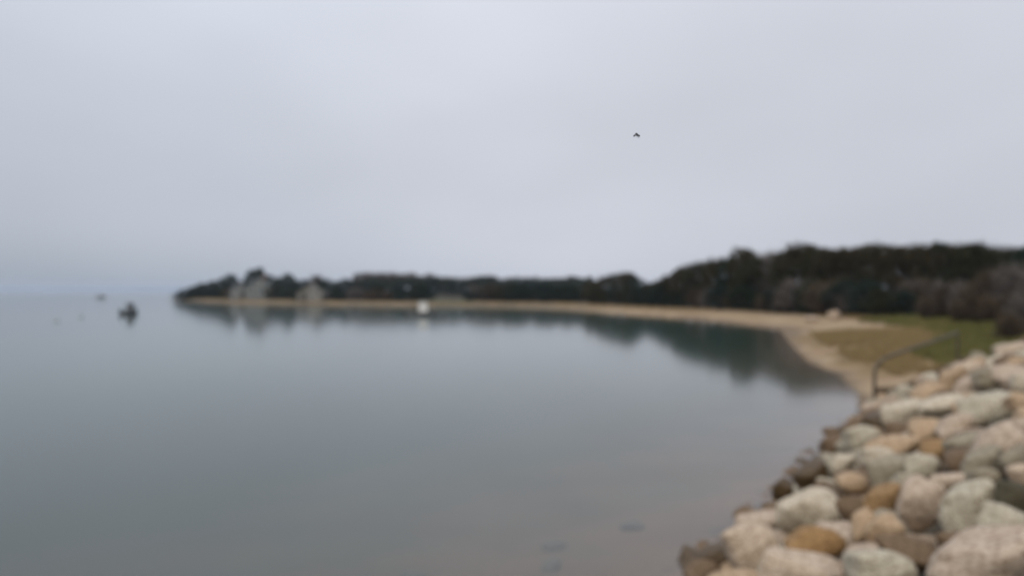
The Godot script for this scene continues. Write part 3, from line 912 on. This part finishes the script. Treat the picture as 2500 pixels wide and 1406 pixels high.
# ---------------------------------------------------------------- rail, timber, grass
func build_small() -> void:
	var base := Vector3((2136.0 - 1250.0) / F * 21.0, 0, -21.0)
	base.y = land_at(base.x, base.z)
	var o := thing("handrail", "bent brown pipe handrail rising from the sand to the green bank", "handrail", base)
	var pts := PackedVector3Array()
	var rad := PackedFloat32Array()
	for q in [[2136, 958, 21.0], [2136, 930, 21.0], [2137, 905, 21.0], [2143, 890, 21.05], [2158, 877, 21.2], [2185, 865, 21.6], [2230, 850, 22.3], [2290, 830, 23.4], [2340, 812, 24.4]]:
		pts.append(Vector3((q[0] - 1250.0) / F * q[2], EYE + (HOR - q[1]) / F * q[2], -q[2]) - base)
		rad.append(0.045)
	pts[0].y = -0.2
	var b := MB.new()
	b.tube(pts, rad, 10)
	part("rail", b.mesh(M.metal), o)
	for k in [8]:
		var top := pts[k]
		var gy := land_at(top.x + base.x, top.z + base.z) - base.y - 0.2
		if gy < top.y - 0.15:
			b = MB.new()
			b.tube(PackedVector3Array([Vector3(top.x, gy, top.z), top]), PackedFloat32Array([0.04, 0.04]), 8)
			part("post", b.mesh(M.metal), o)
	# timber edging between the sand and the stones
	b = MB.new()
	pts = PackedVector3Array()
	rad = PackedFloat32Array()
	for q in [[2138, 955, 21.2], [2190, 953, 21.0], [2235, 935, 20.9], [2290, 912, 20.7], [2345, 884, 20.4], [2400, 862, 20.0]]:
		pts.append(Vector3((q[0] - 1250.0) / F * q[2], EYE + (HOR - q[1]) / F * q[2], -q[2]))
		rad.append(0.12 - 0.008 * pts.size())
	b.tube(pts, rad, 9)
	tag(part("driftwood_log", b.mesh(M.timber), self), "dark weathered log along the sand at the far end of the stone slope", "log")
	# grass
	var r := RandomNumberGenerator.new()
	r.seed = 31
	for kind in 2:
		b = MB.new()
		for i in 14:
			var an := r.randf() * TAU
			var p := Vector3(cos(an), 0, sin(an)) * r.randf() * 0.12
			var d := Vector3(cos(an) * r.randf_range(0.05, 0.3), r.randf_range(0.6, 1.0), sin(an) * r.randf_range(0.05, 0.3))
			var sd := Vector3(-sin(an), 0, cos(an)) * 0.025
			b.quad(p - sd, p + sd, p + d * 0.6 + sd * 0.7, p + d * 0.6 - sd * 0.7, Vector3(cos(an), 0.3, sin(an)))
			b.flat(p + d * 0.6 - sd * 0.7, p + d * 0.6 + sd * 0.7, p + d + Vector3(cos(an), 0, sin(an)) * 0.08, Vector3(cos(an), 0.3, sin(an)))
		var me := b.mesh(M.drygrass if kind == 0 else M.greengrass)
		var xf := []
		for i in 60000:
			var p := Vector2(r.randf_range(8, 42), r.randf_range(-72, -18))
			if r.randf() < 0.25: p = Vector2(r.randf_range(-100, 45), r.randf_range(-245, -70))
			if -p.y * 0.72 < p.x: continue
			var s := shore_dist(p)
			if s < 1.5 or s > 40.0: continue
			if zone(p, s) != kind + 1: continue
			if kind == 1 and fine.get_noise_2d(p.x * 0.6, p.y * 0.6) < -0.35: continue
			xf.append(Transform3D(Basis.from_euler(Vector3(0, r.randf() * TAU, 0)).scaled(Vector3.ONE * r.randf_range(0.2, 0.42)), Vector3(p.x, height(p, s) - 0.01, p.y)))
			if xf.size() >= 9000: break
		var mm := MultiMesh.new()
		mm.transform_format = MultiMesh.TRANSFORM_3D
		mm.mesh = me
		mm.instance_count = xf.size()
		for i in xf.size(): mm.set_instance_transform(i, xf[i])
		var g := MultiMeshInstance3D.new()
		g.multimesh = mm
		g.name = "dry_grass" if kind == 0 else "green_grass"
		add_child(g)
		tag(g, "brown dry beach grass behind the sand" if kind == 0 else "green grass on the bank above the beach", "grass", "", "stuff")
	# the small winged speck before the sky, where the lens is focused
	var d := 0.5
	o = thing("flying_insect", "tiny dark winged insect, like a far bird, alone in the grey sky", "insect", Vector3((1556.0 - 1250.0) / F * d, EYE + (HOR - 329.0) / F * d, -d), 0.15)
	o.rotation.z = -0.22
	o.scale = Vector3.ONE * 1.2
	b = MB.new()
	b.ball(T(Vector3(0.0001, 0, 0)).scaled_local(Vector3(0.00115, 0.00052, 0.00052)), 14, 10)
	b.ball(T(Vector3(-0.0004, 0.00032, 0)).scaled_local(Vector3(0.00072, 0.0006, 0.0006)), 14, 10)
	b.ball(T(Vector3(0.0013, -0.0001, 0)).scaled_local(Vector3(0.00042, 0.00036, 0.00038)), 12, 8)
	part("body", b.mesh(M.insect), o)
	for s in [-1.0, 1.0]:
		b = MB.new()
		var root := Vector3(-0.0003, 0.0003, 0.0003 * s)
		var tip := Vector3(-0.0016, -0.0011, 0.0009 * s)
		var wide := Vector3(0.00055, -0.0003, 0.0002 * s)
		var prev := [root, root]
		for i in range(1, 7):
			var f := i / 6.0
			var c := root.lerp(tip, f)
			var ww := wide * sin(f * PI * 0.9 + 0.15) * 0.8
			b.quad(prev[0], prev[1], c + ww, c - ww, Vector3(0, 1, s))
			prev = [c - ww, c + ww]
		part("wing", b.mesh(M.wing), o)
		for k in 3:
			b = MB.new()
			var q := Vector3(0.0009 - k * 0.0005, -0.0004, 0.0003 * s)
			b.tube(PackedVector3Array([q, q + Vector3(0.0004, -0.0002, 0.0005 * s), q + Vector3(0.0007, -0.0008, 0.0007 * s)]), PackedFloat32Array([0.00009, 0.00007, 0.00004]), 5)
			part("leg", b.mesh(M.insect), o)

# ---------------------------------------------------------------- sky
func sky_image() -> ImageTexture:
	var w := 512
	var h := 256
	var im := Image.create(w, h, false, Image.FORMAT_RGBF)
	var nz := FastNoiseLite.new()
	nz.seed = 5
	nz.frequency = 1.0
	nz.fractal_octaves = 3
	var els := [-90.0, 0.0, 3.0, 7.0, 13.0, 21.0, 45.0, 90.0]
	var lum := [0.54, 0.63, 0.66, 0.66, 0.69, 0.765, 1.1, 1.45]
	for y in h:
		var el := 90.0 - (y + 0.5) / h * 180.0
		var base := 0.5
		for k in els.size() - 1:
			if el >= els[k] and el <= els[k + 1]: base = lerpf(lum[k], lum[k + 1], (el - els[k]) / (els[k + 1] - els[k]))
		for x in w:
			var az := (x + 0.5) / w * TAU      # 0 is straight ahead
			var e := deg_to_rad(el)
			var dir := Vector3(sin(az) * cos(e), sin(e), -cos(az) * cos(e))
			# over the open sea, off to the left, the cloud is denser and lower
			var sea := ss(0.15, 0.9, cos(az + deg_to_rad(72.0)))
			var low := exp(-maxf(el, 0.0) / 4.0)
			var f := 1.0 - sea * (0.04 + 0.14 * exp(-maxf(el, 0.0) / 14.0) + 0.27 * low) - 0.10 * ss(0.55, 1.0, cos(az - deg_to_rad(50.0)))
			f *= 1.0 + 0.08 * nz.get_noise_3d(dir.x * 2.0, dir.y * 5.0, dir.z * 2.0)
			var c := Color(0.94, 0.98, 1.085).lerp(Color(0.86, 0.975, 1.145), sea * (0.35 + 0.55 * low))
			im.set_pixel(x, y, Color(c.r * base * f, c.g * base * f, c.b * base * f))
	return ImageTexture.create_from_image(im)

func _ready() -> void:
	wob.seed = 3; wob.frequency = 0.05; wob.fractal_octaves = 3
	fine.seed = 8; fine.frequency = 0.12; fine.fractal_octaves = 3
	# camera: focused close by, so that everything beyond is out of focus
	var cam := Camera3D.new()
	cam.name = "camera"
	add_child(cam)
	var at := CameraAttributesPhysical.new()
	at.frustum_focal_length = 12.0 * F / 703.0
	at.frustum_near = 0.05
	at.frustum_far = 25000.0
	at.frustum_focus_distance = 0.5
	at.exposure_aperture = 6.3
	cam.attributes = at
	cam.position = Vector3(0, EYE, 0)
	cam.rotation.x = atan((HOR - 703.0) / F)
	cam.current = true
	# overcast sky
	var env := Environment.new()
	env.background_mode = Environment.BG_SKY
	var sky := Sky.new()
	var sm := PanoramaSkyMaterial.new()
	sm.panorama = sky_image()
	sky.sky_material = sm
	env.sky = sky
	env.tonemap_mode = Environment.TONE_MAPPER_LINEAR
	env.tonemap_exposure = 1.0
	env.sdfgi_enabled = true
	env.ssao_enabled = true
	env.ssil_enabled = true
	env.volumetric_fog_enabled = true
	env.volumetric_fog_density = 0.0
	env.fog_enabled = true
	env.fog_density = 0.00016
	env.fog_light_color = Color(0.84, 0.91, 1.0)
	var we := WorldEnvironment.new()
	we.name = "world"
	we.environment = env
	add_child(we)
	# the veiled sun: high, behind the left shoulder
	var sun := DirectionalLight3D.new()
	sun.name = "sun"
	sun.light_energy = 0.5
	sun.light_angular_distance = 40.0
	sun.light_color = Color(1.0, 0.95, 0.87)
	sun.shadow_enabled = true
	add_child(sun)
	sun.look_at_from_position(Vector3.ZERO, Vector3(0.4, -0.75, -0.85))
	make_materials()
	build_land()
	build_trees()
	build_houses()
	build_boats()
	build_stones()
	build_small()
